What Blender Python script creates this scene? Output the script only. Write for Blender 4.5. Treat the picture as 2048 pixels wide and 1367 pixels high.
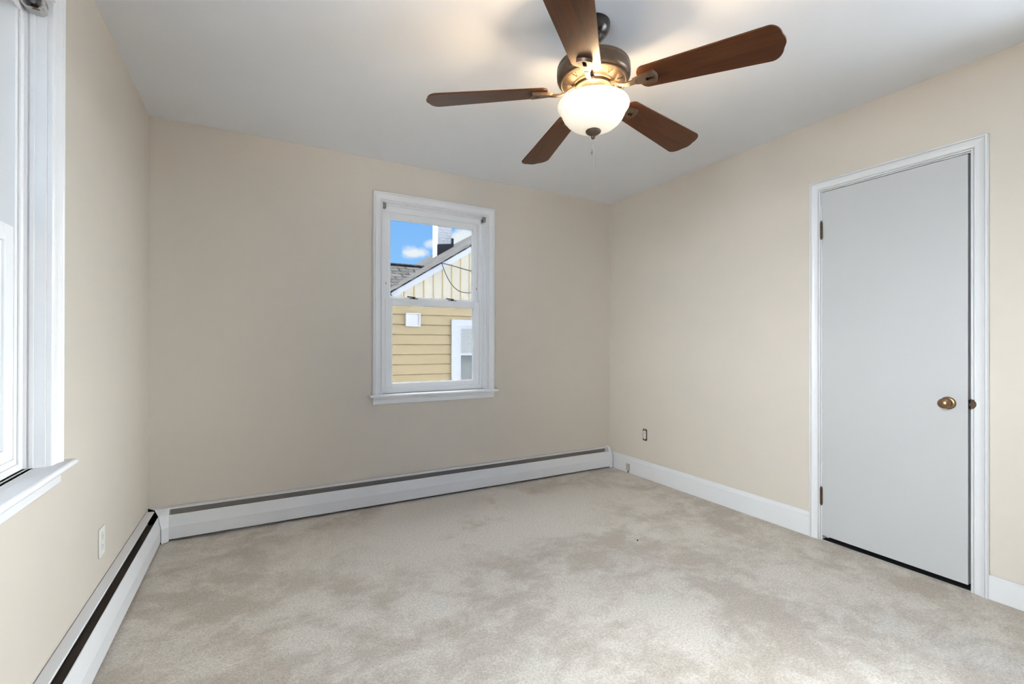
import bpy, bmesh, math, random
from mathutils import Vector, Matrix
random.seed(7)
for o in list(bpy.data.objects): bpy.data.objects.remove(o, do_unlink=True)
SC = bpy.context.scene
COL = SC.collection
PI = math.pi
# ------------------------------------------------------------------ room
W, H, YR = 3.429, 2.44, -3.72        # width, height, rear wall (back wall is y = 0)
# ------------------------------------------------------------------ camera
CAM = (0.5488, -3.311, 1.1408)
yaw, pit, rol = 0.5056, 0.0022, 0.0019
r0 = Vector((math.cos(yaw), -math.sin(yaw), 0)); f0 = Vector((math.sin(yaw), math.cos(yaw), 0)); u0 = Vector((0, 0, 1))
f1 = f0*math.cos(pit) + u0*math.sin(pit); u1 = u0*math.cos(pit) - f0*math.sin(pit)
r2 = r0*math.cos(rol) + u1*math.sin(rol); u2 = u1*math.cos(rol) - r0*math.sin(rol)
cd = bpy.data.cameras.new('camera'); cam = bpy.data.objects.new('camera', cd); COL.objects.link(cam)
cd.sensor_width = 36; cd.lens = 918.04/2048*36; cd.clip_start = 0.01; cd.clip_end = 500
M = Matrix((r2, u2, -f1)).transposed().to_4x4(); M.translation = Vector(CAM)
cam.matrix_world = M
SC.camera = cam
# ------------------------------------------------------------------ view + light
SC.view_settings.view_transform = 'Standard'; SC.view_settings.look = 'None'
SC.view_settings.gamma = 1.0; SC.view_settings.use_curve_mapping = False
SC.view_settings.exposure = 0.28
SC.cycles.max_bounces = 12; SC.cycles.diffuse_bounces = 8; SC.cycles.transparent_max_bounces = 16
SC.cycles.glossy_bounces = 4; SC.cycles.sample_clamp_indirect = 6.0
SC.cycles.caustics_reflective = False; SC.cycles.caustics_refractive = False
FILL_SKY = 28.0              # added sky glow at both sides, out of view, to light the room
FILL_SKY_R = 46.0
FILL_HIGH = 34.0
SUN_W = 54.0            # near-overhead sun on the ground outside
LAMP_W = 8.0            # each of the two bulbs in the fan lamp


class NT:
    """small node helper"""
    def __init__(s, tree): s.t = tree; s.n = tree.nodes; s.l = tree.links
    def new(s, kind, **kw):
        nd = s.n.new(kind)
        for k, v in kw.items(): setattr(nd, k, v)
        return nd
    def put(s, sock, v):
        if isinstance(v, bpy.types.NodeSocket): s.l.new(v, sock)
        elif isinstance(v, (tuple, list)) and sock.type == 'RGBA' and len(v) == 3: sock.default_value = (*v, 1)
        else: sock.default_value = v
    def math(s, op, a, b=0.0, c=0.0, clamp=False):
        nd = s.new('ShaderNodeMath', operation=op); nd.use_clamp = clamp
        s.put(nd.inputs[0], a); s.put(nd.inputs[1], b); s.put(nd.inputs[2], c); return nd.outputs[0]
    def vmath(s, op, a, b=None):
        nd = s.new('ShaderNodeVectorMath', operation=op); s.put(nd.inputs[0], a)
        if b is not None: s.put(nd.inputs[1], b)
        return nd.outputs['Value'] if op in ('DOT_PRODUCT', 'LENGTH', 'DISTANCE') else nd.outputs[0]
    def noise(s, vec, scale, detail=3.0, rough=0.5, dist=0.0):
        nd = s.new('ShaderNodeTexNoise'); s.put(nd.inputs['Vector'], vec); nd.inputs['Scale'].default_value = scale
        nd.inputs['Detail'].default_value = detail; nd.inputs['Roughness'].default_value = rough
        nd.inputs['Distortion'].default_value = dist; return nd.outputs[0]
    def range(s, v, a, b, c=0.0, d=1.0, smooth=True):
        nd = s.new('ShaderNodeMapRange'); nd.interpolation_type = 'SMOOTHSTEP' if smooth else 'LINEAR'
        s.put(nd.inputs[0], v)
        for i, x in enumerate((a, b, c, d)): s.put(nd.inputs[i+1], x)
        return nd.outputs[0]
    def mix(s, f, a, b, mode='MIX'):
        nd = s.new('ShaderNodeMix', data_type='RGBA', blend_type=mode)
        s.put(nd.inputs[0], f); s.put(nd.inputs[6], a); s.put(nd.inputs[7], b); return nd.outputs[2]
    def scalevec(s, vec, sc):
        nd = s.new('ShaderNodeMapping'); s.put(nd.inputs['Vector'], vec); nd.inputs['Scale'].default_value = sc; return nd.outputs[0]


def ray(px, py):
    d = r2*((px-1024)/918.04) - u2*((py-683.5)/918.04) + f1
    return d.normalized()

# sky: blue with a few small clouds, plus added bright sky out of view to light the room
wd = bpy.data.worlds.new('sky'); SC.world = wd; wd.use_nodes = True
k = NT(wd.node_tree); k.n.clear()
D = k.new('ShaderNodeTexCoord').outputs['Generated']
sep = k.new('ShaderNodeSeparateXYZ'); k.l.new(D, sep.inputs[0])
up = sep.outputs[2]
sky = k.mix(k.range(up, -0.02, 0.55), (1.5, 3.05, 5.1), (0.6, 1.75, 4.4))
nz = k.noise(D, 26, 5, 0.6)
cl = None
for (px, py, sx, sy, amt) in [(828, 507, .030, .014, 1.0), (868, 487, .020, .011, .8), (925, 478, .050, .024, 1.0), (1120, 400, .2, .05, .9)]:
    c = ray(px, py); rt = Vector((c.y, -c.x, 0)).normalized(); vt = rt.cross(c)
    a = k.math('DIVIDE', k.vmath('DOT_PRODUCT', D, tuple(rt)), sx)
    b = k.math('DIVIDE', k.math('SUBTRACT', k.vmath('DOT_PRODUCT', D, tuple(vt)), c.dot(vt)), sy)
    a = k.math('SUBTRACT', a, c.dot(rt)/sx)
    front = k.math('GREATER_THAN', k.vmath('DOT_PRODUCT', D, tuple(c)), 0.5)
    r = k.math('SQRT', k.math('ADD', k.math('MULTIPLY', a, a), k.math('MULTIPLY', b, b)))
    r = k.math('ADD', r, k.math('MULTIPLY', k.math('SUBTRACT', nz, 0.5), 2.6))
    m = k.math('MULTIPLY', k.math('MULTIPLY', k.range(r, 1.25, 0.35), amt), front)
    cl = m if cl is None else k.math('MAXIMUM', cl, m)
sky = k.mix(cl, sky, (4.2, 4.4, 4.7))
yb_ = k.math('MULTIPLY', k.range(sep.outputs[1], 0.30, -0.05), k.range(k.math('ABSOLUTE', sep.outputs[0]), .58, .82))   # two added bright banks, left and right of the house
xb_ = k.range(sep.outputs[0], -0.3, 0.5)           # brighter on the right-hand side, to fill the left wall
sky = k.mix(yb_, sky, k.mix(xb_, (FILL_SKY*.95, FILL_SKY*.985, FILL_SKY*1.05), (FILL_SKY_R*.95, FILL_SKY_R*.985, FILL_SKY_R*1.05)))
hb_ = k.math('MULTIPLY', k.range(up, .52, .72), k.range(sep.outputs[1], .05, .30))     # high bright sky, added to light the far window's jambs and the carpet
sky = k.mix(hb_, sky, (FILL_HIGH*.96, FILL_HIGH*.99, FILL_HIGH*1.04))
bg = k.new('ShaderNodeBackground'); k.l.new(sky, bg.inputs[0]); bg.inputs[1].default_value = 1.0
wo = k.new('ShaderNodeOutputWorld'); k.l.new(bg.outputs[0], wo.inputs[0])
try: wd.cycles.sampling_method = 'MANUAL'; wd.cycles.sample_map_resolution = 512
except Exception: pass

sd = bpy.data.lights.new('sun', 'SUN'); sd.energy = SUN_W; sd.angle = math.radians(1.0); sd.color = (1, .985, .96)
so = bpy.data.objects.new('sun', sd); COL.objects.link(so); so.location = (0, 0, 12)
so.rotation_euler = Vector((0.0, 0.10, 1)).to_track_quat('Z', 'Y').to_euler()

# ------------------------------------------------------------------ materials
MATS = {}
def mat(name, color=(.8, .8, .8), rough=.5, metal=0.0, spec=.5, fn=None):
    m = bpy.data.materials.new(name); m.use_nodes = True
    n = NT(m.node_tree); b = n.n.get('Principled BSDF')
    b.inputs['Base Color'].default_value = (*color, 1); b.inputs['Roughness'].default_value = rough
    b.inputs['Metallic'].default_value = metal; b.inputs['Specular IOR Level'].default_value = spec
    if fn: fn(n, b)
    MATS[name] = m; return m
def bump(n, b, h, strength, dist=.002):
    bp = n.new('ShaderNodeBump'); bp.inputs['Strength'].default_value = strength; bp.inputs['Distance'].default_value = dist
    n.l.new(h, bp.inputs['Height']); n.l.new(bp.outputs[0], b.inputs['Normal'])
def objc(n): return n.new('ShaderNodeTexCoord').outputs['Object']

def paint(c, amt=.03, scale=6, bs=.06):
    def fn(n, b):
        co = objc(n); z = n.noise(co, scale, 4)
        lo = tuple(x*(1-amt) for x in c); hi = tuple(min(1, x*(1+amt)) for x in c)
        n.l.new(n.mix(z, lo, hi), b.inputs['Base Color'])
        bump(n, b, n.noise(co, 160, 3, .6), bs, .001)
    return fn
mat('beige_paint', rough=.62, spec=.3, fn=paint((.62, .566, .498), .02))
mat('ceiling_paint', rough=.8, spec=.2, fn=paint((.82, .84, .875), .015))
mat('trim_white', rough=.32, fn=paint((.72, .725, .735), .02, 12, .03))
mat('window_trim_white', rough=.3, fn=paint((.83, .835, .845), .02, 12, .03))
mat('vinyl_white', rough=.3, fn=paint((.88, .885, .89), .015, 9, .02))
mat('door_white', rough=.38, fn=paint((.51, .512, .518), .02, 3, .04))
mat('heater_white', rough=.38, fn=paint((.75, .755, .77), .03, 8, .02))
mat('heater_core', (.13, .11, .095), .6, .3)
mat('heater_back', (.30, .265, .235), .6)
mat('dark_gap', (.012, .011, .010), .9, spec=.1)
mat('plate_white', rough=.35, fn=paint((.78, .77, .74), .02))
mat('ivory_plastic', rough=.4, fn=paint((.66, .62, .54), .03))
mat('box_beige', rough=.5, fn=paint((.42, .39, .34), .08, 60))
mat('box_metal', (.20, .19, .17), .5, .6)
mat('closet_shade', (.02, .02, .02), .9, spec=.1)

def carpet(n, b):
    co = n.new('ShaderNodeTexCoord').outputs['Object']
    big = n.noise(co, 1.9, 6, .60, .35)
    mid = n.noise(n.scalevec(co, (1.0, 1.25, 1)), 6.0, 6, .66, .5)
    sml = n.noise(co, 20, 4, .6, .3)
    m = n.math('ADD', n.math('MULTIPLY', big, .50), n.math('ADD', n.math('MULTIPLY', mid, .38), n.math('MULTIPLY', sml, .12)))
    q = n.vmath('MULTIPLY', n.vmath('SUBTRACT', co, (1.85, -.62, 0)), (.95, 2.0, 0))      # daylight patch in front of the far window, painted into the carpet colour
    day_patch = n.range(n.math('ADD', n.vmath('LENGTH', q), n.math('MULTIPLY', n.math('SUBTRACT', mid, .5), 2.6)), 1.25, .45)
    m = n.math('ADD', m, n.math('MULTIPLY', day_patch, .095))
    t = n.range(m, .42, .585)
    base = n.mix(t, (.490, .430, .363), (.680, .625, .555))
    g = n.noise(co, 210, 4, .75); g2 = n.noise(co, 95, 3, .7)
    gg = n.math('ADD', n.math('MULTIPLY', g, .6), n.math('MULTIPLY', g2, .4))
    sp = n.range(gg, .30, .70, .50, 1.42, False)
    n.l.new(n.mix(1.0, base, n.new('ShaderNodeCombineColor').outputs[0], 'MULTIPLY'), b.inputs['Base Color'])
    cc = [x for x in n.n if x.bl_idname == 'ShaderNodeCombineColor'][0]
    for i in range(3): n.l.new(sp, cc.inputs[i])
    hh = n.math('ADD', gg, n.math('MULTIPLY', m, 1.2))
    bump(n, b, hh, .75, .006)
    b.inputs['Sheen Weight'].default_value = .15; b.inputs['Sheen Roughness'].default_value = .6
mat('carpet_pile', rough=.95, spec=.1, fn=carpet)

def wood(n, b):
    co = objc(n)
    v = n.scalevec(co, (2.2, 30, 30))
    z = n.noise(v, 1.5, 6, .65, 1.2)
    z2 = n.noise(n.scalevec(co, (5, 160, 40)), 1.0, 3, .6)
    t = n.range(n.math('ADD', n.math('MULTIPLY', z, .7), n.math('MULTIPLY', z2, .3)), .3, .7)
    n.l.new(n.mix(t, (.012, .0042, .0022), (.052, .0165, .0065)), b.inputs['Base Color'])
    b.inputs['Specular Tint'].default_value = (1, .45, .17, 1)
mat('blade_walnut', rough=.38, spec=.4, fn=wood)
def bronze(n, b):
    z = n.noise(objc(n), 40, 4)
    n.l.new(n.mix(z, (.052, .036, .026), (.105, .074, .052)), b.inputs['Base Color'])
mat('bronze', rough=.38, metal=.75, fn=bronze)
mat('black_bronze', (.022, .018, .016), .25, .5)
mat('antique_brass', rough=.28, metal=.95, fn=lambda n, b: n.l.new(n.mix(n.noise(objc(n), 60, 3), (.19, .115, .06), (.30, .19, .105)), b.inputs['Base Color']))
mat('hinge_brown', rough=.5, metal=.6, fn=lambda n, b: n.l.new(n.mix(n.noise(objc(n), 200, 3), (.035, .022, .014), (.12, .07, .035)), b.inputs['Base Color']))
mat('chain_metal', (.20, .18, .16), .35, .9)
mat('latch_bronze', (.05, .042, .036), .45, .5)
mat('bracket_metal', rough=.45, metal=.5, fn=lambda n, b: n.l.new(n.mix(n.range(n.noise(objc(n), 70, 3), .52, .68), (.55, .55, .54), (.20, .13, .08)), b.inputs['Base Color']))
mat('bracket_grey', (.23, .23, .23), .5, .4)

def bowl(n, b):
    z = n.noise(objc(n), 9, 3)
    e = n.mix(z, (1.0, .80, .55), (1.0, .88, .70))
    n.l.new(e, b.inputs['Emission Color']); b.inputs['Emission Strength'].default_value = .34
mat('lit_glass', (.85, .80, .70), .3, fn=bowl)
def bulbm(n, b):
    b.inputs['Emission Color'].default_value = (1, .72, .40, 1); b.inputs['Emission Strength'].default_value = 12
mat('bulb_glow', (1, .9, .8), .3, fn=bulbm)

def glassmat(name, tint=(.96, .98, .97), refl=1.0):
    m = bpy.data.materials.new(name); m.use_nodes = True; n = NT(m.node_tree); n.n.clear()
    lw = n.new('ShaderNodeLayerWeight'); lw.inputs[0].default_value = .5
    fr = n.math('MULTIPLY_ADD', n.math('POWER', lw.outputs['Facing'], 5.0), .96, .035)      # Schlick, the same from both faces
    tr = n.new('ShaderNodeBsdfTransparent'); tr.inputs[0].default_value = (*tint, 1)
    gl = n.new('ShaderNodeBsdfGlossy'); gl.inputs['Roughness'].default_value = .02; fac = n.math('MULTIPLY', fr, refl)
    mx = n.new('ShaderNodeMixShader'); n.l.new(fac, mx.inputs[0]); n.l.new(tr.outputs[0], mx.inputs[1]); n.l.new(gl.outputs[0], mx.inputs[2])
    o = n.new('ShaderNodeOutputMaterial'); n.l.new(mx.outputs[0], o.inputs[0]); MATS[name] = m
glassmat('window_glass', (.405, .41, .405), .05)
glassmat('clear_glass')

def screenmat():
    m = bpy.data.materials.new('screen_mesh'); m.use_nodes = True; n = NT(m.node_tree); n.n.clear()
    tr = n.new('ShaderNodeBsdfTransparent'); df = n.new('ShaderNodeBsdfDiffuse'); df.inputs[0].default_value = (.12, .12, .12, 1)
    mx = n.new('ShaderNodeMixShader'); mx.inputs[0].default_value = .62; n.l.new(tr.outputs[0], mx.inputs[1]); n.l.new(df.outputs[0], mx.inputs[2])
    o = n.new('ShaderNodeOutputMaterial'); n.l.new(mx.outputs[0], o.inputs[0]); MATS['screen_mesh'] = m
screenmat()

# outdoors
def sidingfn(c0, c1, sc=(1.5, 1.5, 9)):
    def fn(n, b):
        co = objc(n); z = n.noise(n.scalevec(co, sc), 2.5, 4, .6)
        n.l.new(n.mix(z, c0, c1), b.inputs['Base Color'])
    return fn
mat('yellow_clapboard', rough=.7, spec=.2, fn=sidingfn((.37, .285, .160), (.46, .365, .220)))
mat('cream_panel', rough=.7, spec=.2, fn=sidingfn((.50, .44, .34), (.58, .53, .43), (8, 8, 1.2)))
mat('groove_yellow', (.50, .37, .17), .8)
mat('rake_white', rough=.6, fn=paint((.50, .50, .53), .05, 10))
def shingle(n, b):
    co = objc(n)
    br = n.new('ShaderNodeTexBrick'); n.l.new(n.new('ShaderNodeUVMap').outputs[0], br.inputs['Vector'])
    br.inputs['Scale'].default_value = 1.0; br.inputs['Brick Width'].default_value = .33; br.inputs['Row Height'].default_value = .14
    br.inputs['Mortar Size'].default_value = .018; br.inputs['Color1'].default_value = (.045, .043, .041, 1); br.inputs['Color2'].default_value = (.115, .111, .107, 1)
    br.inputs['Mortar'].default_value = (.014, .013, .013, 1); br.inputs['Bias'].default_value = -.1
    z = n.noise(co, 14, 5, .7)
    n.l.new(n.mix(n.range(z, .35, .7, 0, .38), br.outputs[0], (.14, .136, .13)), b.inputs['Base Color'])
mat('grey_shingle', rough=.95, spec=.1, fn=shingle)
def cbrick(n, b):
    co = objc(n)
    br = n.new('ShaderNodeTexBrick'); n.l.new(n.scalevec(co, (1, 1, 1)), br.inputs['Vector'])
    mp = [x for x in n.n if x.bl_idname == 'ShaderNodeMapping'][0]; mp.inputs['Rotation'].default_value = (PI/2, 0, 0)
    br.inputs['Scale'].default_value = 1; br.inputs['Brick Width'].default_value = .21; br.inputs['Row Height'].default_value = .075
    br.inputs['Mortar Size'].default_value = .008
    br.inputs['Color1'].default_value = (.62, .60, .58, 1); br.inputs['Color2'].default_value = (.70, .685, .67, 1); br.inputs['Mortar'].default_value = (.50, .48, .46, 1)
    z = n.noise(co, 5, 5, .7)
    n.l.new(n.mix(n.range(z, .5, .75, 0, .6), br.outputs[0], (.40, .36, .33)), b.inputs['Base Color'])
mat('painted_brick', rough=.9, fn=cbrick)
mat('tar_flashing', (.035, .033, .033), .6)
mat('vent_grey', rough=.5, fn=paint((.56, .55, .55), .12, 25))
mat('cable_black', (.02, .02, .02), .5)
mat('dusk_glass', (.13, .14, .13), .08)
mat('blind_grey', rough=.6, fn=paint((.40, .40, .38), .05))
mat('dark_ground', rough=.95, fn=sidingfn((.060, .062, .056), (.095, .098, .085), (.8, .8, .8)))
mat('bounce_ground', rough=.95, fn=sidingfn((.76, .765, .78), (.86, .865, .88), (.5, .5, .5)))  # pale unseen ground, made bright to bounce sun up onto the ceiling

# ------------------------------------------------------------------ mesh helpers
def box(bm, a, b):
    x0, y0, z0 = (min(a[i], b[i]) for i in range(3)); x1, y1, z1 = (max(a[i], b[i]) for i in range(3))
    v = [bm.verts.new(p) for p in ((x0, y0, z0), (x1, y0, z0), (x1, y1, z0), (x0, y1, z0), (x0, y0, z1), (x1, y0, z1), (x1, y1, z1), (x0, y1, z1))]
    for f in ((0, 3, 2, 1), (4, 5, 6, 7), (0, 1, 5, 4), (1, 2, 6, 5), (2, 3, 7, 6), (3, 0, 4, 7)): bm.faces.new([v[i] for i in f])
    return v
def lathe(bm, prof, seg=48, cap=True, M=None):
    rings = []
    for r, z in prof:
        ring = []
        for i in range(seg):
            a = 2*PI*i/seg; p = Vector((r*math.cos(a), r*math.sin(a), z))
            ring.append(bm.verts.new(M @ p if M else p))
        rings.append(ring)
    for A, B in zip(rings, rings[1:]):
        for i in range(seg): bm.faces.new((A[i], A[(i+1) % seg], B[(i+1) % seg], B[i]))
    if cap:
        bm.faces.new(rings[0][::-1]); bm.faces.new(rings[-1])
def extrude_poly(bm, pts2, mapf, t0, t1):
    """closed polygon (u,v) extruded from t0 to t1; mapf(u,v,t)->xyz"""
    A = [bm.verts.new(mapf(u, v, t0)) for u, v in pts2]; B = [bm.verts.new(mapf(u, v, t1)) for u, v in pts2]
    n = len(pts2)
    for i in range(n): bm.faces.new((A[i], A[(i+1) % n], B[(i+1) % n], B[i]))
    bm.faces.new(A[::-1]); bm.faces.new(B)
def tube(bm, pts, r, seg=8):
    pts = [Vector(p) for p in pts]; rings = []
    for i, p in enumerate(pts):
        t = (pts[min(i+1, len(pts)-1)] - pts[max(i-1, 0)]).normalized()
        a = t.orthogonal().normalized() if not rings else (last - t*last.dot(t)).normalized()
        last = a; b = t.cross(a)
        rr = r[i] if isinstance(r, (list, tuple)) else r
        rings.append([bm.verts.new(p + (a*math.cos(2*PI*j/seg) + b*math.sin(2*PI*j/seg))*rr) for j in range(seg)])
    for A, B in zip(rings, rings[1:]):
        for j in range(seg): bm.faces.new((A[j], A[(j+1) % seg], B[(j+1) % seg], B[j]))
    bm.faces.new(rings[0][::-1]); bm.faces.new(rings[-1])
def sphere(bm, c, r, sc=(1, 1, 1), seg=20, rings=12):
    mm = Matrix.Translation(c) @ Matrix.Diagonal((r*sc[0], r*sc[1], r*sc[2], 1))
    bmesh.ops.create_uvsphere(bm, u_segments=seg, v_segments=rings, radius=1, matrix=mm)

def obj(name, bm, m, parent=None, bevel=0, smooth=False, loc=None, segs=2):
    bmesh.ops.recalc_face_normals(bm, faces=bm.faces)
    me = bpy.data.meshes.new(name); bm.to_mesh(me); bm.free()
    if smooth:
        for p in me.polygons: p.use_smooth = True
    o = bpy.data.objects.new(name, me); COL.objects.link(o)
    for mm in (m if isinstance(m, (list, tuple)) else [m]): me.materials.append(MATS[mm])
    if bevel:
        bv = o.modifiers.new('bevel', 'BEVEL'); bv.width = bevel; bv.segments = segs; bv.limit_method = 'ANGLE'; bv.angle_limit = math.radians(40)
        bv.harden_normals = False
    if smooth:
        wn = o.modifiers.new('edges', 'EDGE_SPLIT'); wn.split_angle = math.radians(38)
    if parent: o.parent = parent
    if loc: o.location = loc
    return o
def thing(name, label=None, cat=None, loc=(0, 0, 0), group=None, kind=None):
    o = bpy.data.objects.new(name, None); COL.objects.link(o); o.location = loc; o.empty_display_size = .1
    return tag(o, label, cat, group, kind)
def tag(o, label=None, cat=None, group=None, kind=None):
    for kk, v in (('label', label), ('category', cat), ('group', group), ('kind', kind)):
        if v: o[kk] = v
    return o
def B(): return bmesh.new()

# ------------------------------------------------------------------ structure
T = .15
def wall(name, rects, mapf, m='beige_paint'):
    bm = B()
    for (a0, a1, z0, z1) in rects:
        p = [mapf(a, z, n) for a in (a0, a1) for z in (z0, z1) for n in (0, -T)]
        box(bm, [min(q[i] for q in p) for i in range(3)], [max(q[i] for q in p) for i in range(3)])
    return tag(obj(name, bm, m), kind='structure')
def holes(a0, a1, hs, z1=H, z0=0):
    """rectangles filling a0..a1 x 0..z1 around holes (l,r,b,t) sorted along a"""
    out = []; x = a0
    for l, r, b, t in hs:
        if l > x: out.append((x, l, z0, z1))
        if b > z0: out.append((l, r, z0, b))
        if t < z1: out.append((l, r, t, z1))
        x = r
    if x < a1: out.append((x, a1, z0, z1))
    return out
mback = lambda a, z, n: (a, -n, z)
mleft = lambda a, z, n: (n, -a, z)
mright = lambda a, z, n: (W-n, -a, z)
mrear = lambda a, z, n: (a, YR+n, z)
OA, OB = 1.322, 2.148      # window opening along the wall (back window)
OZ0, OZ1 = .752, 2.149
LS = .128                  # the left window sits this much further along its own wall
DA, DB, DZ = 1.833, 2.494, 2.036   # door opening
wall('wall_back', holes(-T, W+T, [(OA, OB, OZ0, OZ1)]), mback)
wall('wall_left', holes(0, -YR, [(OA+LS, OB+LS, OZ0, OZ1), (2.56, 3.50, .80, 2.25)]), mleft)
wall('wall_right', holes(0, -YR, [(DA, DB, 0, DZ), (2.80, 3.66, .60, 2.25)]), mright)
wall('wall_rear', holes(-T, W+T, []), mrear)
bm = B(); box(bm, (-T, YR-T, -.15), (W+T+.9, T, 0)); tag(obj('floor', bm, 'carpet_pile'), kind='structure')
bm = B(); box(bm, (-T, YR-T, H), (W+T, T, H+.15)); tag(obj('ceiling', bm, 'ceiling_paint'), kind='structure')
bm = B(); box(bm, (-.6, YR-.75, H+.15), (W+.6+.5, .6, H+.30)); tag(obj('roof', bm, 'rake_white'), kind='structure')  # unseen roof slab, overhang added to keep direct sun out of the windows
# closet behind the door
bm = B(); cx = W+T
for a, b in (((cx, -DA+.15, 0), (cx+.7, -DA+.05, H)), ((cx, -DB-.15, 0), (cx+.7, -DB-.05, H)), ((cx+.7, -DB-.15, 0), (cx+.8, -DA+.15, H)), ((cx, -DB-.15, H), (cx+.8, -DA+.15, H+.1))): box(bm, a, b)
box(bm, (W+.004, -DB+.001, .0005), (cx+.7, -DA-.001, .003))  # near-black sheet standing in for the unlit floor under the door
tag(obj('wall_closet', bm, 'closet_shade'), kind='structure')

# ------------------------------------------------------------------ moulding sweep (three sides, mitred)
def casing(bm, mapf, aL, aR, z0, zT, prof):
    """prof = closed list of (u outward from the inner edge, n out of the wall)"""
    rings = [[bm.verts.new(mapf(aL-u, z0, n)) for u, n in prof], [bm.verts.new(mapf(aL-u, zT+u, n)) for u, n in prof],
             [bm.verts.new(mapf(aR+u, zT+u, n)) for u, n in prof], [bm.verts.new(mapf(aR+u, z0, n)) for u, n in prof]]
    n = len(prof)
    for A, Bq in zip(rings, rings[1:]):
        for i in range(n): bm.faces.new((A[i], A[(i+1) % n], Bq[(i+1) % n], Bq[i]))
    bm.faces.new(rings[0][::-1]); bm.faces.new(rings[-1])
def arc(cx, cy, r, a0, a1, n): return [(cx+r*math.cos(math.radians(a0+(a1-a0)*i/n)), cy+r*math.sin(math.radians(a0+(a1-a0)*i/n))) for i in range(n+1)]
def casing_prof(w):
    s = w/.066
    p = [(0, 0), (0, .009)] + [(s*u, n) for u, n in arc(.004, .009, .004, 180, 40, 5)]
    p += [(s*.0083, .0062), (s*.0112, .0062)] + [(s*u, n) for u, n in arc(.0145, .0095, .0035, 160, 60, 4)]
    p += [(s*.018, .0115), (s*.024, .0122), (s*.034, .0135), (s*.043, .0162), (s*.0475, .0185), (s*.050, .0185), (s*.0510, .0140), (s*.0532, .0140)]
    p += [(s*u, n) for u, n in arc(.0585, .0155, .0055, 150, 0, 7)] + [(s*.066, .014), (s*.066, 0)]
    return [(u, n*1.12 if n < .012 else n*1.12) for u, n in p]

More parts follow.
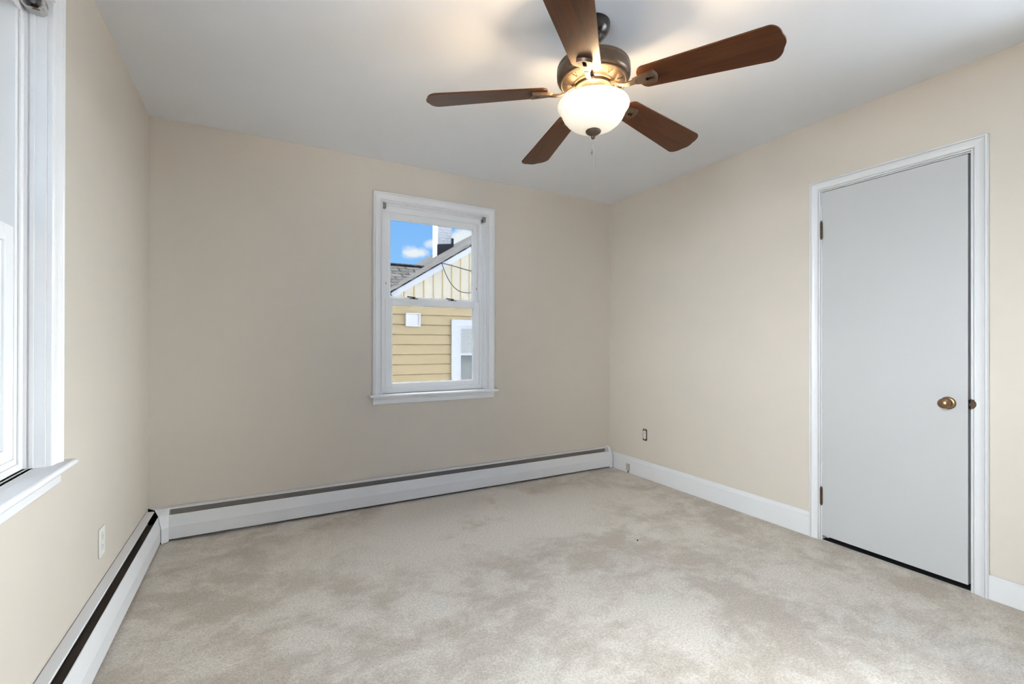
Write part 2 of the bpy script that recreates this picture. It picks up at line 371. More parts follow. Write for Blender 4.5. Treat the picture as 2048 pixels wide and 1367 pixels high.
# ------------------------------------------------------------------ windows
def ring(bm, mapf, a0, a1, z0, z1, wl, wr, wb, wt, n0, n1):
    """rectangular frame, outer a0..a1 x z0..z1"""
    def bx(p0, p1, q0, q1):
        c = [mapf(a, z, n) for a in (p0, p1) for z in (q0, q1) for n in (n0, n1)]
        box(bm, [min(q[i] for q in c) for i in range(3)], [max(q[i] for q in c) for i in range(3)])
    bx(a0, a0+wl, z0, z1); bx(a1-wr, a1, z0, z1); bx(a0+wl, a1-wr, z0, z0+wb); bx(a0+wl, a1-wr, z1-wt, z1)
def mbox(bm, mapf, a0, a1, z0, z1, n0, n1):
    c = [mapf(a, z, n) for a in (a0, a1) for z in (z0, z1) for n in (n0, n1)]
    box(bm, [min(q[i] for q in c) for i in range(3)], [max(q[i] for q in c) for i in range(3)])
def build_window(name, mapf, s, glass='window_glass'):
    w = thing(name, kind='structure', loc=mapf((OA+OB)/2+s, OZ0, 0)); base = Vector(w.location)
    mp = lambda a, z, n: tuple(Vector(mapf(a+s, z, n)) - base)
    bm = B(); casing(bm, mp, OA, OB, .772, OZ1, casing_prof(.066)); obj('casing', bm, 'window_trim_white', w)
    bm = B()          # stool with a nosed front edge
    pr = [(-.06, .752), (-.06, .772), (.040, .772)] + arc(.040, .762, .010, 90, -60, 6) + [(.040, .752)]
    pts0 = [bm.verts.new(mp(OA-.088, z, n)) for n, z in pr if n >= 0]
    bm.free(); bm = B()
    front = [(0.0, .752), (0.0, .772), (.040, .772)] + arc(.040, .762, .010, 80, -60, 6) + [(.040, .752)]
    extrude_poly(bm, front, lambda u, v, t: mp(t, v, u), OA-.088, OB+.088)
    mbox(bm, mp, OA+.001, OB-.001, .752, .772, -.145, 0.0); obj('stool', bm, 'window_trim_white', w)
    bm = B()
    ap = [(0, .703), (.010, .703), (.015, .708), (.015, .733), (.019, .740), (.019, .752), (0, .752)]
    extrude_poly(bm, ap, lambda u, v, t: mp(t, v, u), OA-.064, OB+.064); obj('apron', bm, 'window_trim_white', w)
    bm = B()          # side and head jambs with stops
    jt = .004
    ring(bm, mp, OA+.0005, OB-.0005, .772, OZ1-.0005, jt, jt, .0001, jt, -.145, -.0005)
    for st in (.026, .041): ring(bm, mp, OA+jt, OB-jt, .772, OZ1-jt, .004, .004, .0001, .010, -st-.009, -st)
    obj('jamb', bm, 'window_trim_white', w, bevel=.0015)
    fa0, fa1 = OA+.004, OB-.004
    bm = B()          # vinyl insert frame
    ring(bm, mp, fa0, fa1, .772, OZ1-.004, .032, .032, .036, .040, -.125, -.055)
    ring(bm, mp, fa0, fa1, .772, OZ1-.004, .020, .020, .020, .052, -.055, -.048)
    obj('frame', bm, 'vinyl_white', w, bevel=.002)
    for nm, z0, z1, n0, n1, sw, bw, tw in (('lower_sash', .808, 1.468, -.088, -.058, .049, .034, .048), ('upper_sash', 1.436, 2.106, -.120, -.090, .042, .044, .048)):
        bm = B(); ring(bm, mp, fa0+.033, fa1-.033, z0, z1, sw, sw, bw, tw, n0, n1)
        ring(bm, mp, fa0+.033+sw-.001, fa1-.033-sw+.001, z0+bw-.001, z1-tw+.001, .006, .006, .006, .006, n0+.006, n1-.008)
        sa = obj(nm, bm, 'vinyl_white', w, bevel=.0025)
        bm = B(); mbox(bm, mp, fa0+.033+sw, fa1-.033-sw, z0+bw, z1-tw, (n0+n1)/2-.004, (n0+n1)/2-.001); obj('glass_pane', bm, glass, sa)
        if nm == 'lower_sash':
            for ca in (1.575, 1.885):
                bm = B()
                mbox(bm, mp, ca-.030, ca+.030, 1.468, 1.474, -.085, -.062)
                cc = Vector(mp(ca, 1.473, -.074)); lathe(bm, [(.011, 0), (.011, .006), (.008, .009)], 20, True, Matrix.Translation(cc))
                extrude_poly(bm, [(-.012, -.008), (.044, -.006), (.050, 0), (.044, .006), (-.012, .008)], lambda u, v, t: mp(ca-u, t+.003*u/.038, -.074+v), 1.478, 1.4865)
                obj('sash_lock', bm, 'latch_bronze', sa, bevel=.001)
        else:
            bm = B()
            for aa in (fa0+.045, fa1-.045): mbox(bm, mp, aa-.002, aa+.002, 1.57, 1.588, n1, n1+.003)
            obj('tilt_clip', bm, 'bracket_grey', sa)
    if glass == 'clear_glass':
        bm = B(); mbox(bm, mp, fa0+.02, fa1-.02, .80, 2.11, -.1345, -.134); obj('insect_screen', bm, 'screen_mesh', w)
    return w
build_window('window_1', mback, 0.0)
build_window('window_2', mleft, LS, 'clear_glass')

# two unseen side windows, added behind the camera to bring in daylight
for nm_, mf, a0, a1, z0, z1 in (('fill_window_left', mleft, 2.56, 3.50, .80, 2.25), ('fill_window_right', mright, 2.80, 3.66, .60, 2.25)):
    w = thing(nm_, kind='structure', loc=mf((a0+a1)/2, z0, 0)); bs = Vector(w.location); mp_ = lambda a, z, n: tuple(Vector(mf(a, z, n)) - bs)
    bm = B(); ring(bm, mp_, a0+.001, a1-.001, z0+.001, z1-.001, .03, .03, .03, .03, -.14, -.09); obj('frame', bm, 'vinyl_white', w)
    bm = B(); mbox(bm, mp_, a0+.03, a1-.03, z0+.03, z1-.03, -.118, -.115); obj('glass_pane', bm, 'clear_glass', w)

# old roller-blind brackets in the top corners of the two windows
def blind_bracket(mapf, s, a, dirn, label, big=1.0, m='bracket_metal'):
    t = thing('blind_bracket', label, 'bracket', loc=mapf(a+s, 2.125, -.02), group=None)
    base = Vector(t.location); mp = lambda x, z, n: tuple(Vector(mapf(a+s+dirn*x, z, n)) - base)
    h = .018*big; d = .018*big; L = .024*big
    bm = B()
    oc = [(-d, h*.6), (-d*.6, h), (d*.6, h), (d, h*.6), (d, -h*.6), (d*.6, -h), (-d*.6, -h), (-d, -h*.6)]
    extrude_poly(bm, oc, lambda u, v, tt: mp(tt, 2.125+v, -.022+u), 0, .003); obj('back_plate', bm, m, t)
    bm = B()          # open octagonal shell
    inn = [(u*.8, v*.8) for u, v in oc]
    A = [[bm.verts.new(mp(tt, 2.125+v, -.022+u)) for u, v in pl] for pl, tt in ((oc, .003), (oc, L), (inn, L), (inn, .003))]
    for X, Y in zip(A, A[1:]+A[:1]):
        for i in range(8): bm.faces.new((X[i], X[(i+1) % 8], Y[(i+1) % 8], Y[i]))
    obj('shell', bm, m, t)
    bm = B(); tube(bm, [mp(.003, 2.125, -.022), mp(L*.8, 2.125, -.022)], .004*big, 10); obj('pin', bm, 'bracket_grey', t, smooth=True)
    return t
blind_bracket(mback, 0, OA+.005, 1, 'small grey blind bracket in the top left corner of the far window', 1.0, 'bracket_grey')
blind_bracket(mback, 0, OB-.005, -1, 'small grey blind bracket in the top right corner of the far window', 1.0, 'bracket_grey')
blind_bracket(mleft, LS, OA+.005, 1, 'rusty white octagonal blind bracket at the top of the window on the left wall', 1.35)

# ------------------------------------------------------------------ door
bm = B(); casing(bm, mright, DA+.006, DB-.006, 0, DZ-.006, casing_prof(.058)); trim = tag(obj('trim_1', bm, 'trim_white'), kind='structure')
bm = B(); ring(bm, mright, DA+.0005, DB-.0005, 0, DZ-.0005, .011, .011, .0001, .011, -T, -.0005)
ring(bm, mright, DA+.011, DB-.011, 0, DZ-.011, .012, .012, .0001, .012, -.075, -.045); obj('door_jamb', bm, 'trim_white', trim)
HY = DA+.0135
door = thing('door_1', kind='structure', loc=(W-.002, -HY, 0)); door.rotation_euler = (0, 0, math.radians(-.45))
# in the door frame of reference: -y runs to the latch edge, +x away from the room
DWID = .6285
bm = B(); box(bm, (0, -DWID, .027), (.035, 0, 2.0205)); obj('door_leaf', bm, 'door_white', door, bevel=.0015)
for z in (1.80, .256):
    bm = B(); zs = [z-.045+.018*i for i in range(6)]
    for i in range(5): lathe(bm, [(.0062, zs[i]+.0008), (.0068, zs[i]+.0014), (.0068, zs[i+1]-.0014), (.0062, zs[i+1]-.0008)], 14, True, Matrix.Translation((-.0085, .0015, 0)))
    lathe(bm, [(.0035, z-.054), (.005, z-.049), (.0045, z-.045), (.0045, z+.045), (.005, z+.049), (.0035, z+.054)], 12, True, Matrix.Translation((-.0085, .0015, 0)))
    box(bm, (-.0075, -.0005, z-.045), (.006, .0022, z+.045))
    obj('hinge', bm, 'hinge_brown', door, smooth=True)
R90 = Matrix.Rotation(-PI/2, 4, 'Y')      # lathe axis z -> -x
def at(y, z): return Matrix.Translation((0, y, z)) @ R90
ky, kz = -2.405+HY, .860
bm = B(); lathe(bm, [(.0295, 0), (.030, .002), (.028, .005), (.023, .0068), (.018, .0075)], 40, True, at(ky, kz)); ro = obj('rosette', bm, 'antique_brass', door, smooth=True)
bm = B(); lathe(bm, [(.011, .006), (.010, .018), (.012, .026), (.019, .032), (.0238, .040), (.0245, .047), (.0225, .054), (.0165, .060), (.008, .0625), (.001, .063)], 40, True, at(ky, kz)); obj('knob', bm, 'antique_brass', door, smooth=True)
bm = B(); box(bm, (.004, -DWID-.0012, kz-.022), (.031, -DWID, kz+.022)); box(bm, (.010, -DWID-.006, kz-.007), (.026, -DWID, kz+.007)); obj('latch_plate', bm, 'latch_bronze', door, bevel=.001)
# strike plate lip wrapping the casing edge
bm = B()
lip = [(0, -.022)] + arc(0, 0, .022, -90, 90, 12)
extrude_poly(bm, [(u*.8, v) for u, v in lip], lambda u, v, t: mright(DB-.006+u, kz+.004+v, t), .0005, .0165)
box(bm, (W+.0, -DB+.006, kz-.024), (W+.034, -DB+.0115+.001, kz+.028)); obj('strike_plate', bm, 'hinge_brown', trim, bevel=.001)

# ------------------------------------------------------------------ baseboards on the right wall
def baseboard(name, a0, a1, prof):
    bm = B(); extrude_poly(bm, prof, lambda u, v, t: mright(t, v, u), a0, a1); return tag(obj(name, bm, 'trim_white'), kind='structure')
baseboard('baseboard_right', .0005, DA-.0525, [(0, 0), (.016, 0), (.016, .112), (.0135, .116), (.011, .118), (.0085, .128), (.0065, .136), (.004, .141), (0, .142)])
baseboard('baseboard_right.001', DB+.0525, -YR-.001, [(0, 0), (.016, 0), (.016, .100), (.011, .106), (0, .107)])

# ------------------------------------------------------------------ hydronic baseboard heaters
HP_TOP = [(.0035, .178), (.0035, .1855), (.036, .183), (.0385, .178), (.0370, .177), (.034, .1805)]
def heater(name, label, mapf, a0, a1, end=None):
    t = thing(name, label, 'heater', loc=mapf((a0+a1)/2, 0, 0)); base = Vector(t.location)
    mp = lambda a, z, n: tuple(Vector(mapf(a, z, n)) - base)
    ex = lambda bm, prof: extrude_poly(bm, prof, lambda u, v, tt: mp(tt, v, u), a0, a1)
    bm = B(); ex(bm, [(.001, .012), (.001, .186), (.0035, .186), (.0035, .012)]); obj('back_panel', bm, 'heater_back', t)
    bm = B(); ex(bm, HP_TOP); obj('top_cover', bm, 'heater_white', t)
    bm = B(); ex(bm, [(.0545, .149), (.0570, .152), (.0595, .150), (.0735, .088), (.0735, .018), (.066, .014), (.066, .017), (.0715, .020), (.0715, .087)]); obj('front_panel', bm, 'heater_white', t)
    bm = B(); ex(bm, [(.006, .045), (.006, .110), (.060, .110), (.060, .045)])
    obj('fin_element', bm, 'heater_core', t)
    if end:
        bm = B(); e0, e1 = end
        pr = [(.001, .002), (.001, .192), (.034, .189), (.046, .180), (.061, .153), (.0755, .090), (.0755, .004)]
        extrude_poly(bm, pr, lambda u, v, tt: mp(tt, v, u), e0, e1); obj('end_cap', bm, 'heater_white', t, bevel=.002)
    return t
hb = heater('baseboard_heater', 'long white baseboard heater under the far window, open grey slot along its top', mback, .104, 3.375, (3.366, 3.396))
hl = heater('baseboard_heater', 'white baseboard heater with black slot along the foot of the left wall', mleft, .055, 2.9, (2.895, 2.93))
# mitred inside-corner cover joining them (fixed to the long heater)
bm = B(); base = Vector(hb.location)
L0 = .106
ringA = [(L0, -n, z) for n, z in ((.0012, .004), (.0012, .1885), (.038, .187), (.0605, .1535), (.0755, .089), (.0755, .006))]
ringC = [(.0012, -.0012, .004), (.0012, -.0012, .1885), (.038, -.046, .187), (.0605, -.076, .1535), (.0757, -.098, .086), (.0757, -.098, .006)]
prof = ringA
A, E_ = [[bm.verts.new(Vector(p) - base) for p in R_] for R_ in (ringA, ringC)]
nP = len(prof)
for X, Y in ((A, E_),):
    for i in range(nP):
        j = (i+1) % nP
        try: bm.faces.new((X[i], X[j], Y[j], Y[i]))
        except ValueError: pass
bm.faces.new(A[::-1]); fcap = bm.faces.new(E_); fcap.material_index = 1  # end cap blackened to stand for the shaded inside of the slot
obj('corner_cover', bm, ['heater_white', 'dark_gap'], hb)

# ------------------------------------------------------------------ outlets
t = thing('wall_outlet', 'white rectangular outlet cover low on the left wall above the heater', 'outlet', loc=mleft(.902, .343, 0))
bm = B(); box(bm, (.0005, -.036, -.058), (.0055, .036, .058)); obj('cover_plate', bm, 'plate_white', t, bevel=.003)
for z in (-.0195, .0195):
    bm = B(); pts = arc(0, 0, .0172, 35, 145, 8) + arc(0, 0, .0172, 215, 325, 8)
    extrude_poly(bm, pts, lambda u, v, tt: (tt, u, v+z), .004, .0075); rc = obj('receptacle', bm, 'plate_white', t)
    bm = B()
    for y in (-.0062, .0062): box(bm, (.0070, y-.001, z-.002), (.0077, y+.001, z+.006))
    lathe(bm, [(.0024, .007), (.0024, .0077)], 10, True, Matrix.Translation((0, 0, z-.008)) @ Matrix.Rotation(PI/2, 4, 'Y')); obj('slots', bm, 'dark_gap', rc)
t = thing('wall_outlet', 'bare outlet without cover plate in a dark hole on the right wall', 'outlet', loc=mright(.445, .364, 0))
def rrect(w, h, r): return arc(w-r, h-r, r, 0, 90, 5) + arc(-w+r, h-r, r, 90, 180, 5) + arc(-w+r, -h+r, r, 180, 270, 5) + arc(w-r, -h+r, r, 270, 360, 5)
bm = B(); extrude_poly(bm, rrect(.024, .050, .012), lambda u, v, tt: (-tt, u, v), .0004, .0012); obj('wall_box', bm, 'dark_gap', t)
bm = B()
for sgn in (1, -1):
    pass
extrude_poly(bm, rrect(.0115, .050, .004), lambda u, v, tt: (-tt, u, v), .0012, .0028)
obj('mounting_strap', bm, 'box_metal', t)
bm = B(); box(bm, (-.006, -.0155, -.034), (-.0012, .0155, .034)); obj('receptacle_body', bm, 'ivory_plastic', t, bevel=.004)
for z in (-.0185, .0185):
    bm = B(); pts = arc(0, 0, .0165, 30, 150, 8) + arc(0, 0, .0165, 210, 330, 8)
    extrude_poly(bm, pts, lambda u, v, tt: (-tt, u, v+z), .005, .0085); rc = obj('receptacle', bm, 'ivory_plastic', t)
    bm = B()
    for y in (-.0062, .0062): box(bm, (-.0088, y-.001, z-.002), (-.0082, y+.001, z+.006))
    obj('slots', bm, 'dark_gap', rc)
t = thing('cable_clip', 'small beige clip at the foot of the white baseboard near the far right corner', 'clip', loc=mright(.262, 0, .0162))
bm = B(); box(bm, (-.010, -.020, .020), (0, .020, .080)); obj('cover', bm, 'box_beige', t, bevel=.003)
bm = B(); tube(bm, [(-.005, -.003, .001), (-.005, -.003, .024)], .004, 8); obj('wire', bm, 'dark_gap', t)
# stray specks on the carpet
def floor_pt(px, py):
    d = ray(px, py); return Vector(CAM) + d*(-CAM[2]/d.z)
c = floor_pt(1275, 1081); bm = B(); sphere(bm, (0, 0, .0035), .0045, (1.2, .8, .8), 10, 6)
for v in bm.verts: v.co *= 1+random.uniform(-.15, .15)
tag(obj('carpet_crumb', bm, 'dark_gap', loc=(c.x, c.y, 0.0)), 'tiny black crumb lying on the open carpet', 'crumb')

# ------------------------------------------------------------------ ceiling fan
FX, FY = 1.7395, -1.8388
fan = thing('ceiling_fan', 'bronze ceiling fan with five dark walnut blades and lit glass bowl', 'ceiling fan', loc=(FX, FY, H))
FO = Vector((FX, FY, H))
def fl(name, prof, m, seg=64, parent=None, cap=True):
    bm = B(); lathe(bm, [(r, z-H) for r, z in prof], seg, cap); return obj(name, bm, m, parent or fan, smooth=True)
fl('canopy', [(.064, 2.4395), (.067, 2.436), (.067, 2.424), (.065, 2.412), (.060, 2.400), (.052, 2.390), (.044, 2.384), (.043, 2.378), (.036, 2.372), (.030, 2.366), (.024, 2.362)], 'black_bronze')
fl('downrod', [(.0125, 2.366), (.0125, 2.30), (.020, 2.298), (.030, 2.285), (.034, 2.272)], 'black_bronze', 24)
fl('motor_housing', [(.030, 2.280), (.080, 2.276), (.120, 2.270), (.138, 2.2665), (.1440, 2.262), (.1465, 2.256), (.1475, 2.248), (.1462, 2.2455), (.1475, 2.243), (.148, 2.232), (.147, 2.216), (.1435, 2.207), (.1375, 2.2020), (.1345, 2.2005), (.1365, 2.198), (.1340, 2.1945), (.1290, 2.1930), (.1270, 2.1945), (.1250, 2.1930),
   (.1080, 2.1880), (.0900, 2.1850), (.0870, 2.1865), (.0845, 2.1830), (.0800, 2.1815), (.0790, 2.1850)], 'bronze')
for i in range(10):      # V shaped vents pressed into the underside
    a = 2*PI*(i+.35)/10; bm = B()
    q = [Vector((r*math.cos(a+dv), r*math.sin(a+dv), z-H)) for r, dv, z in ((.121, -.07, 2.1905), (.108, -.03, 2.1872), (.100, 0, 2.1850), (.108, .03, 2.1872), (.121, .07, 2.1905))]
    tube(bm, q, .0013, 6); obj('vent', bm, 'black_bronze', fan)
fl('flywheel', [(.076, 2.186), (.076, 2.172), (.070, 2.168), (.040, 2.166)], 'bronze')
fl('lamp_fitter', [(.050, 2.168), (.052, 2.150), (.058, 2.140), (.060, 2.128), (.056, 2.122)], 'bronze')
# blades
PITCH = -.2006; DROOP = .0776; A0 = math.radians(-64.1)
def hw(r): return .0613 + (r-.22)/.38*.0145
def blade_outline():
    R, r_in = .679, .188
    pts = []
    wr = hw(r_in)-.004; wt = hw(R)
    pts += [(r_in+.030*(1-math.sin(t)), -(wr-.034) - .034*math.cos(t)) for t in [PI/2*i/8 for i in range(8, -1, -1)]][0:0]
    def corner(cx, cy, rx, ry, a0, a1, n=8): return [(cx+rx*math.cos(math.radians(a0+(a1-a0)*i/n)), cy+ry*math.sin(math.radians(a0+(a1-a0)*i/n))) for i in range(n+1)]
    pts += corner(r_in+.030, -wr+.036, .030, .036, 180, 270)
    pts += corner(R-.048, -wt+.056, .040, .056, 270, 350)
    pts += [(R-.0015, -.012), (R, 0), (R-.0015, .012)]
    pts += corner(R-.048, wt-.056, .040, .056, 10, 90)
    pts += corner(r_in+.030, wr-.036, .030, .036, 90, 180)
    return pts
OUT = blade_outline()
def blade_mesh():
    bm = B(); extrude_poly(bm, OUT, lambda u, v, t: (u, v, t), 0, .0065); return bm
iron_outer = []
def iron_mesh():
    """cast bracket: a pad with a slot under the blade root and a curved arm to the flywheel (blade frame of reference)"""
    bm = B()
    N = 32; cx = .222
    outer, inner = [], []
    half = lambda x: .011 + .019*min(1, max(0, (x-.165)/.085))**.8 if x < .25 else .030
    for i in range(N):
        a = 2*PI*i/N
        dx, dy = math.cos(a), math.sin(a)
        # march to the pad outline
        s = 0.0
        while s < .12:
            x, y = cx+dx*s, dy*s
            end = .262 - .010*(y/.030)**2
            if x > end or x < .165 or abs(y) > half(x): break
            s += .0005
        outer.append((cx+dx*s, dy*s))
        inner.append((.236+.0165*math.copysign(min(1, abs(dx)*1.15)**.8, dx), .0075*math.copysign(min(1, abs(dy)*1.2)**.7, dy)))
    z0, z1 = -.011, -.0005
    ot = [bm.verts.new((x, y, z1)) for x, y in outer]; ob = [bm.verts.new((cx+(x-cx)*.93, y*.93, z0)) for x, y in outer]
    it = [bm.verts.new((x, y, z1)) for x, y in inner]; ib = [bm.verts.new((x, y, z0)) for x, y in inner]
    for i in range(N):
        j = (i+1) % N
        bm.faces.new((ot[i], ot[j], ob[j], ob[i])); bm.faces.new((it[i], it[j], ib[j], ib[i]))
        bm.faces.new((ob[i], ob[j], ib[j], ib[i])); bm.faces.new((ot[i], ot[j], it[j], it[i]))
    # arm, drawn in the blade frame
    path = [(.182, 0, -.007), (.160, 0, -.010), (.138, 0, -.010), (.115, 0, -.003), (.095, 0, .010), (.072, 0, .018)]
    w = [.012, .0105, .0095, .0095, .0105, .0125]
    rings = []
    for (x, y, z), ww in zip(path, w):
        rings.append([bm.verts.new((x, ww*c_, z+.0055*s_)) for c_, s_ in ((-1, -.6), (-.6, -1), (.6, -1), (1, -.6), (1, .6), (.6, 1), (-.6, 1), (-1, .6))])
    for X, Y in zip(rings, rings[1:]):
        for i in range(8): bm.faces.new((X[i], X[(i+1) % 8], Y[(i+1) % 8], Y[i]))
    bm.faces.new(rings[0][::-1]); bm.faces.new(rings[-1])
    return bm
b0 = i0 = s0 = None
for kq in range(5):
    if b0 is None:
        b0 = b = obj('blade', blade_mesh(), 'blade_walnut', fan, bevel=.0015)
        i0 = ir = obj('blade_iron', iron_mesh(), 'bronze', b, smooth=True)
    else:
        b = b0.copy(); ir = i0.copy()
        for q in (b, ir): COL.objects.link(q)
        b.parent = fan; ir.parent = b
    a = A0 + kq*2*PI/5
    rot = Matrix.Rotation(a, 4, 'Z') @ Matrix.Rotation(math.atan(DROOP), 4, 'Y') @ Matrix.Rotation(PITCH, 4, 'X')
    b.location = (0, 0, 2.153 + .2*DROOP - .001 - H); b.rotation_euler = rot.to_euler()
# glass bowl, open at the top (outer and inner skin)
outp = [(.137, 2.1135), (.1415, 2.1115), (.1440, 2.1060), (.1435, 2.0985), (.1395, 2.0915), (.1335, 2.0870), (.1305, 2.0800), (.1270, 2.0690), (.1190, 2.0530), (.1070, 2.0380), (.0900, 2.0240), (.0700, 2.0135), (.0480, 2.0065), (.0260, 2.0030), (.006, 2.002)]
inp = [(r*.965, z+.004) for r, z in outp[::-1]]; inp[-1] = (.1335, 2.1130)
fl('light_bowl', outp+inp, 'lit_glass', 72, cap=False)
fl('finial', [(.030, 2.0035), (.0315, 2.0000), (.0290, 1.9950), (.0210, 1.9895), (.0125, 1.9860), (.0085, 1.9835), (.0085, 1.9800), (.0095, 1.9770), (.0085, 1.9730), (.0050, 1.9700), (.001, 1.9690)], 'bronze', 32)
for sx in (-1, 1):
    bx_, by_ = .052*sx*math.cos(.9), .052*sx*math.sin(.9)
    bm = B(); sphere(bm, (bx_, by_, 2.078-H), .020, (1, 1, 1.1)); lathe(bm, [(.011, 0), (.012, .03)], 16, True, Matrix.Translation((bx_, by_, 2.095-H)))
    bl = obj('bulb', bm, 'bulb_glow', fan, smooth=True)
    ld = bpy.data.lights.new('bulb_light', 'POINT'); ld.energy = LAMP_W; ld.color = (1, .74, .45); ld.shadow_soft_size = .022
    lo = bpy.data.objects.new('bulb_light', ld); COL.objects.link(lo); lo.parent = fan; lo.location = (bx_*1.65, by_*1.65, 2.106-H)
def chain(x, y, z0, z1, endcap):
    bm = B(); n = int((z0-z1)/.0042)
    for i in range(n): bmesh.ops.create_icosphere(bm, subdivisions=1, radius=.0015, matrix=Matrix.Translation((x, y, z0-.0042*i-H)))
    tube(bm, [(x, y, z0-H), (x, y, z1-H)], .0005, 5)
    if endcap: lathe(bm, [(.001, z1+.003-H), (.003, z1-.002-H), (.003, z1-.012-H), (.0015, z1-.014-H)], 12, True, Matrix.Translation((x, y, 0)))
    obj('pull_chain', bm, 'chain_metal', fan)
chain(-.0050, .003, 1.999, 1.922, True)
chain(.0020, -.001, 1.970, 1.843, False)

# ------------------------------------------------------------------ neighbour house (seen through the far window)
NY = 4.0
house = thing('neighbour_house', 'yellow clapboard house with grey shingle roof outside the far window', 'house', loc=(4.0, NY, -3.0))
HB = Vector(house.location)
def hp(x, y, z): return (x-HB.x, y-HB.y, z-HB.z)
XL, XRG = 2.33, 6.45          # wall's left corner, ridge
SL = .637
def roofz(x): return 1.946 + SL*(x-2.393)
XR = 2*XRG-XL                 # right corner
rev = .1612; z = 1.428-rev*20; bm = B()
prof = []
while z < 1.79:
    z1 = min(z+rev, 1.80)
    prof += [(.000, z), (.000, z+.010), (.024, z+.012), (.0235, z+.016), (.012, z1-.001)]
    z += rev
prof += [(.012, 1.80), (-.1, 1.80), (-.1, -3.0), (0, -3.0)]
extrude_poly(bm, prof, lambda u, v, t: hp(t, NY-u, v), XL, XR); obj('clapboard_wall', bm, 'yellow_clapboard', house)
bm = B(); box(bm, hp(XL+.01, NY+.1, -3), hp(XR-.01, NY+10.3, 1.80)); obj('side_wall', bm, 'yellow_clapboard', house)
bm = B()
gp = [(XL, 1.80), (XR, 1.80), (XR, roofz(XL)-.10), (XRG, roofz(XRG)-.10), (XL, roofz(XL)-.10)]
extrude_poly(bm, gp, lambda u, v, t: hp(u, t, v), NY-.03, NY+10.3); obj('gable_panel', bm, 'cream_panel', house)
x = 2.767-.162*2
while x < XR-.1:
    top = roofz(min(x, 2*XRG-x))-.12
    if top > 1.84 and x < 5.2: bm = B(); box(bm, hp(x-.007, NY-.036, 1.80), hp(x+.007, NY-.02, top)); obj('batten', bm, 'groove_yellow', house)
    x += .162
bm = B(); box(bm, hp(XL, NY-.05, 1.785), hp(XR, NY, 1.815)); obj('band_board', bm, 'cream_panel', house)
bm = B()      # rake boards under the roof edge
for sg in (1, -1):
    X = lambda x: x if sg == 1 else 2*XRG-x
    q = [(2.36, roofz(2.36)-.115), (XRG, roofz(XRG)-.115), (XRG, roofz(XRG)), (2.36, roofz(2.36))]
    extrude_poly(bm, q, lambda u, v, t: hp(X(u), t, v), NY-.06, NY-.028)
obj('rake_board', bm, 'rake_white', house)
def roof_mesh(quads, th, m, name):
    bm = B(); uvl = bm.loops.layers.uv.new('UVMap')
    for q in quads:
        q = [Vector(p) for p in q]; nrm = (q[1]-q[0]).cross(q[2]-q[0]).normalized()
        if nrm.z < 0: nrm = -nrm
        ux = (q[1]-q[0]).normalized(); uy = nrm.cross(ux)
        tv = [bm.verts.new(p) for p in q]; bv = [bm.verts.new(p-nrm*th) for p in q]
        fs = [bm.faces.new(tv), bm.faces.new(bv[::-1])] + [bm.faces.new((tv[i], bv[i], bv[(i+1) % 4], tv[(i+1) % 4])) for i in range(4)]
        for f in fs:
            for l in f.loops: dlt = l.vert.co-q[0]; l[uvl].uv = (dlt.dot(ux), dlt.dot(uy))
    return obj(name, bm, m, house)
yb = 14.4
fy = NY-.075
off = .016
roof_mesh([[hp(2.33, fy, roofz(2.33)+off), hp(2.33, yb, roofz(2.33)+off), hp(XRG, yb, roofz(XRG)+off), hp(XRG, fy, roofz(XRG)+off)][::1],
           [hp(2*XRG-2.33, fy, roofz(2.33)+off), hp(2*XRG-2.33, yb, roofz(2.33)+off), hp(XRG, yb, roofz(XRG)+off), hp(XRG, fy, roofz(XRG)+off)]], .022, 'grey_shingle', 'roof')
# side wing with its ridge parallel to our wall
wy, wz = 6.34, 2.775
ey = wy-(wz-1.93)/SL
roof_mesh([[hp(-3, ey-.1, 1.93-.1*SL), hp(4.1, ey-.1, 1.93-.1*SL), hp(4.1, wy, wz), hp(-3, wy, wz)], [hp(-3, 2*wy-ey, 1.93), hp(4.1, 2*wy-ey, 1.93), hp(4.1, wy, wz), hp(-3, wy, wz)]], .03, 'grey_shingle', 'wing_roof')
bm = B(); tube(bm, [hp(-3, wy, wz+.01), hp(3.72, wy, wz+.01)], .035, 6); obj('ridge_cap', bm, 'grey_shingle', house)
bm = B(); box(bm, hp(-2.8, ey+.05, -3), hp(XL+.05, 2*wy-ey-.05, 1.85)); obj('wing_wall', bm, 'yellow_clapboard', house)
# chimney
def on_y(px, py, y):
    d = ray(px, py); return Vector(CAM) + d*((y-CAM[1])/d.y)
cy = 8.75
xl, xr = on_y(875.5, 480, cy).x, on_y(903, 480, cy).x
bm = B(); box(bm, hp(xl, cy, roofz(xl)-.4), hp(xr, cy+.42, 6.6)); chim = obj('chimney', bm, 'painted_brick', house)
bm = B(); zb = roofz(xl)
extrude_poly(bm, [(xl-.01, zb-.3), (xr+.05, roofz(xr+.05)-.3), (xr+.05, on_y(903, 487, cy).z), (xl-.01, on_y(876, 487, cy).z-.02)], lambda u, v, t: hp(u, t, v), cy-.02, cy+.03)
box(bm, hp(xr-.01, cy-.015, roofz(xr)-.2), hp(xr+.06, cy+.40, on_y(900, 476, cy).z))
box(bm, hp(on_y(868.3, 480, cy+.42).x-.035, cy+.36, zb-.5), hp(on_y(868.3, 480, cy+.42).x+.01, cy+.46, on_y(869, 493, cy).z))
obj('flashing', bm, 'tar_flashing', chim)
# wall vent
bm = B()
vx0, vx1, vz0, vz1 = 2.627, 2.865, 1.402, 1.625
ring(bm, lambda a, z, n: hp(a, NY-n, z), vx0, vx1, vz0, vz1, .022, .022, .022, .022, 0.0, .055)
box(bm, hp(vx0+.02, NY-.042, vz0+.02), hp(vx1-.02, NY, vz1-.02)); obj('vent_hood', bm, 'vent_grey', house, bevel=.004)
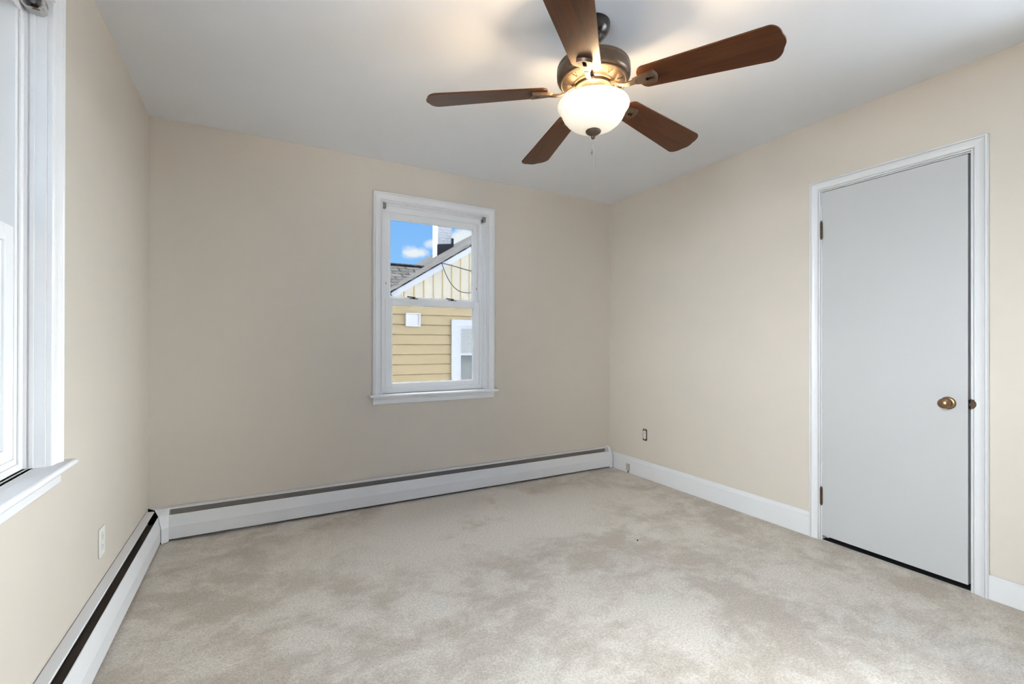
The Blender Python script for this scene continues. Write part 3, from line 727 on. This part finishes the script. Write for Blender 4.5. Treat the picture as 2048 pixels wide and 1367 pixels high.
# window in the yellow wall
nm = lambda a, z, n: hp(a, NY-n, z)
nw = B(); wl, wr_, wt_, wb_ = 3.412, 4.44, 1.536, .25
ring(nw, nm, wl, wr_, wb_, wt_, .122, .122, .10, .112, 0.0, .045); nwo = obj('window', nw, 'rake_white', house)
nw = B(); ring(nw, nm, wl+.122, wr_-.122, wb_+.10, wt_-.112, .048, .048, .05, .040, 0.0, .030); mbox(nw, nm, wl+.15, wr_-.15, .928, .962, 0, .032); obj('sash', nw, 'rake_white', nwo)
nw = B(); mbox(nw, nm, wl+.17, wr_-.17, wb_+.14, .93, .0215, .024); mbox(nw, nm, wl+.17, wr_-.17, .955, wt_-.15, .0215, .024); obj('pane', nw, 'dusk_glass', nwo)
nw = B(); z = .965
while z < 1.384: mbox(nw, nm, wl+.172, wr_-.172, z, z+.016, .0242, .0252); z += .020
obj('blind', nw, 'blind_grey', nwo)
# service cable hanging from the rake
cbl = thing('utility_cable', 'thin black service cables hanging from the roof edge of the yellow house', 'cable', loc=(3.245, NY-.12, 2.484))
cb = Vector(cbl.location); cv = lambda q: tuple(Vector(q)-cb)
P = on_y(883.5, 525.3, NY-.075)
bm = B(); q = [on_y(x, y, NY-.115) for x, y in ((883.5, 525.3), (905, 531), (925, 537), (941, 541.5), (965, 547), (1010, 556), (1080, 566))]; tube(bm, [cv(p) for p in q], .007, 6); obj('cable', bm, 'cable_black', cbl, smooth=True)
bm = B(); q = [on_y(x, y, NY-.125) for x, y in ((883.5, 525.3), (886, 533), (890, 544), (896, 557), (902, 567), (909, 575), (917, 581), (926, 584.5), (941, 585.5), (960, 583), (990, 575))]; tube(bm, [cv(p) for p in q], .006, 6); obj('cable', bm, 'cable_black', cbl, smooth=True)
bm = B(); sphere(bm, cv(on_y(883.5, 525.3, NY-.105)), .022, (1, .8, 1), 10, 6); obj('anchor', bm, 'cable_black', cbl)
bm = B(); q = [on_y(x, y, NY-.085) for x, y in ((781, 584), (781.5, 588), (785, 594), (791, 599))]; tube(bm, [tuple(p-HB) for p in q], .008, 6); obj('drip_wire', bm, 'cable_black', house, smooth=True)

# ------------------------------------------------------------------ ground
bm = B(); box(bm, (-90, -90, -3.2), (90, 90, -3.05)); tag(obj('ground', bm, 'bounce_ground'), kind='structure')
bm = B(); box(bm, (-30, -7, -3.05), (8, 20, -3.0)); box(bm, (3.6, -40, -3.049), (8, -7, -3.0)); tag(obj('dark_ground_strip', bm, 'dark_ground'), kind='structure')  # unseen dark ground, added to hold back bounce light
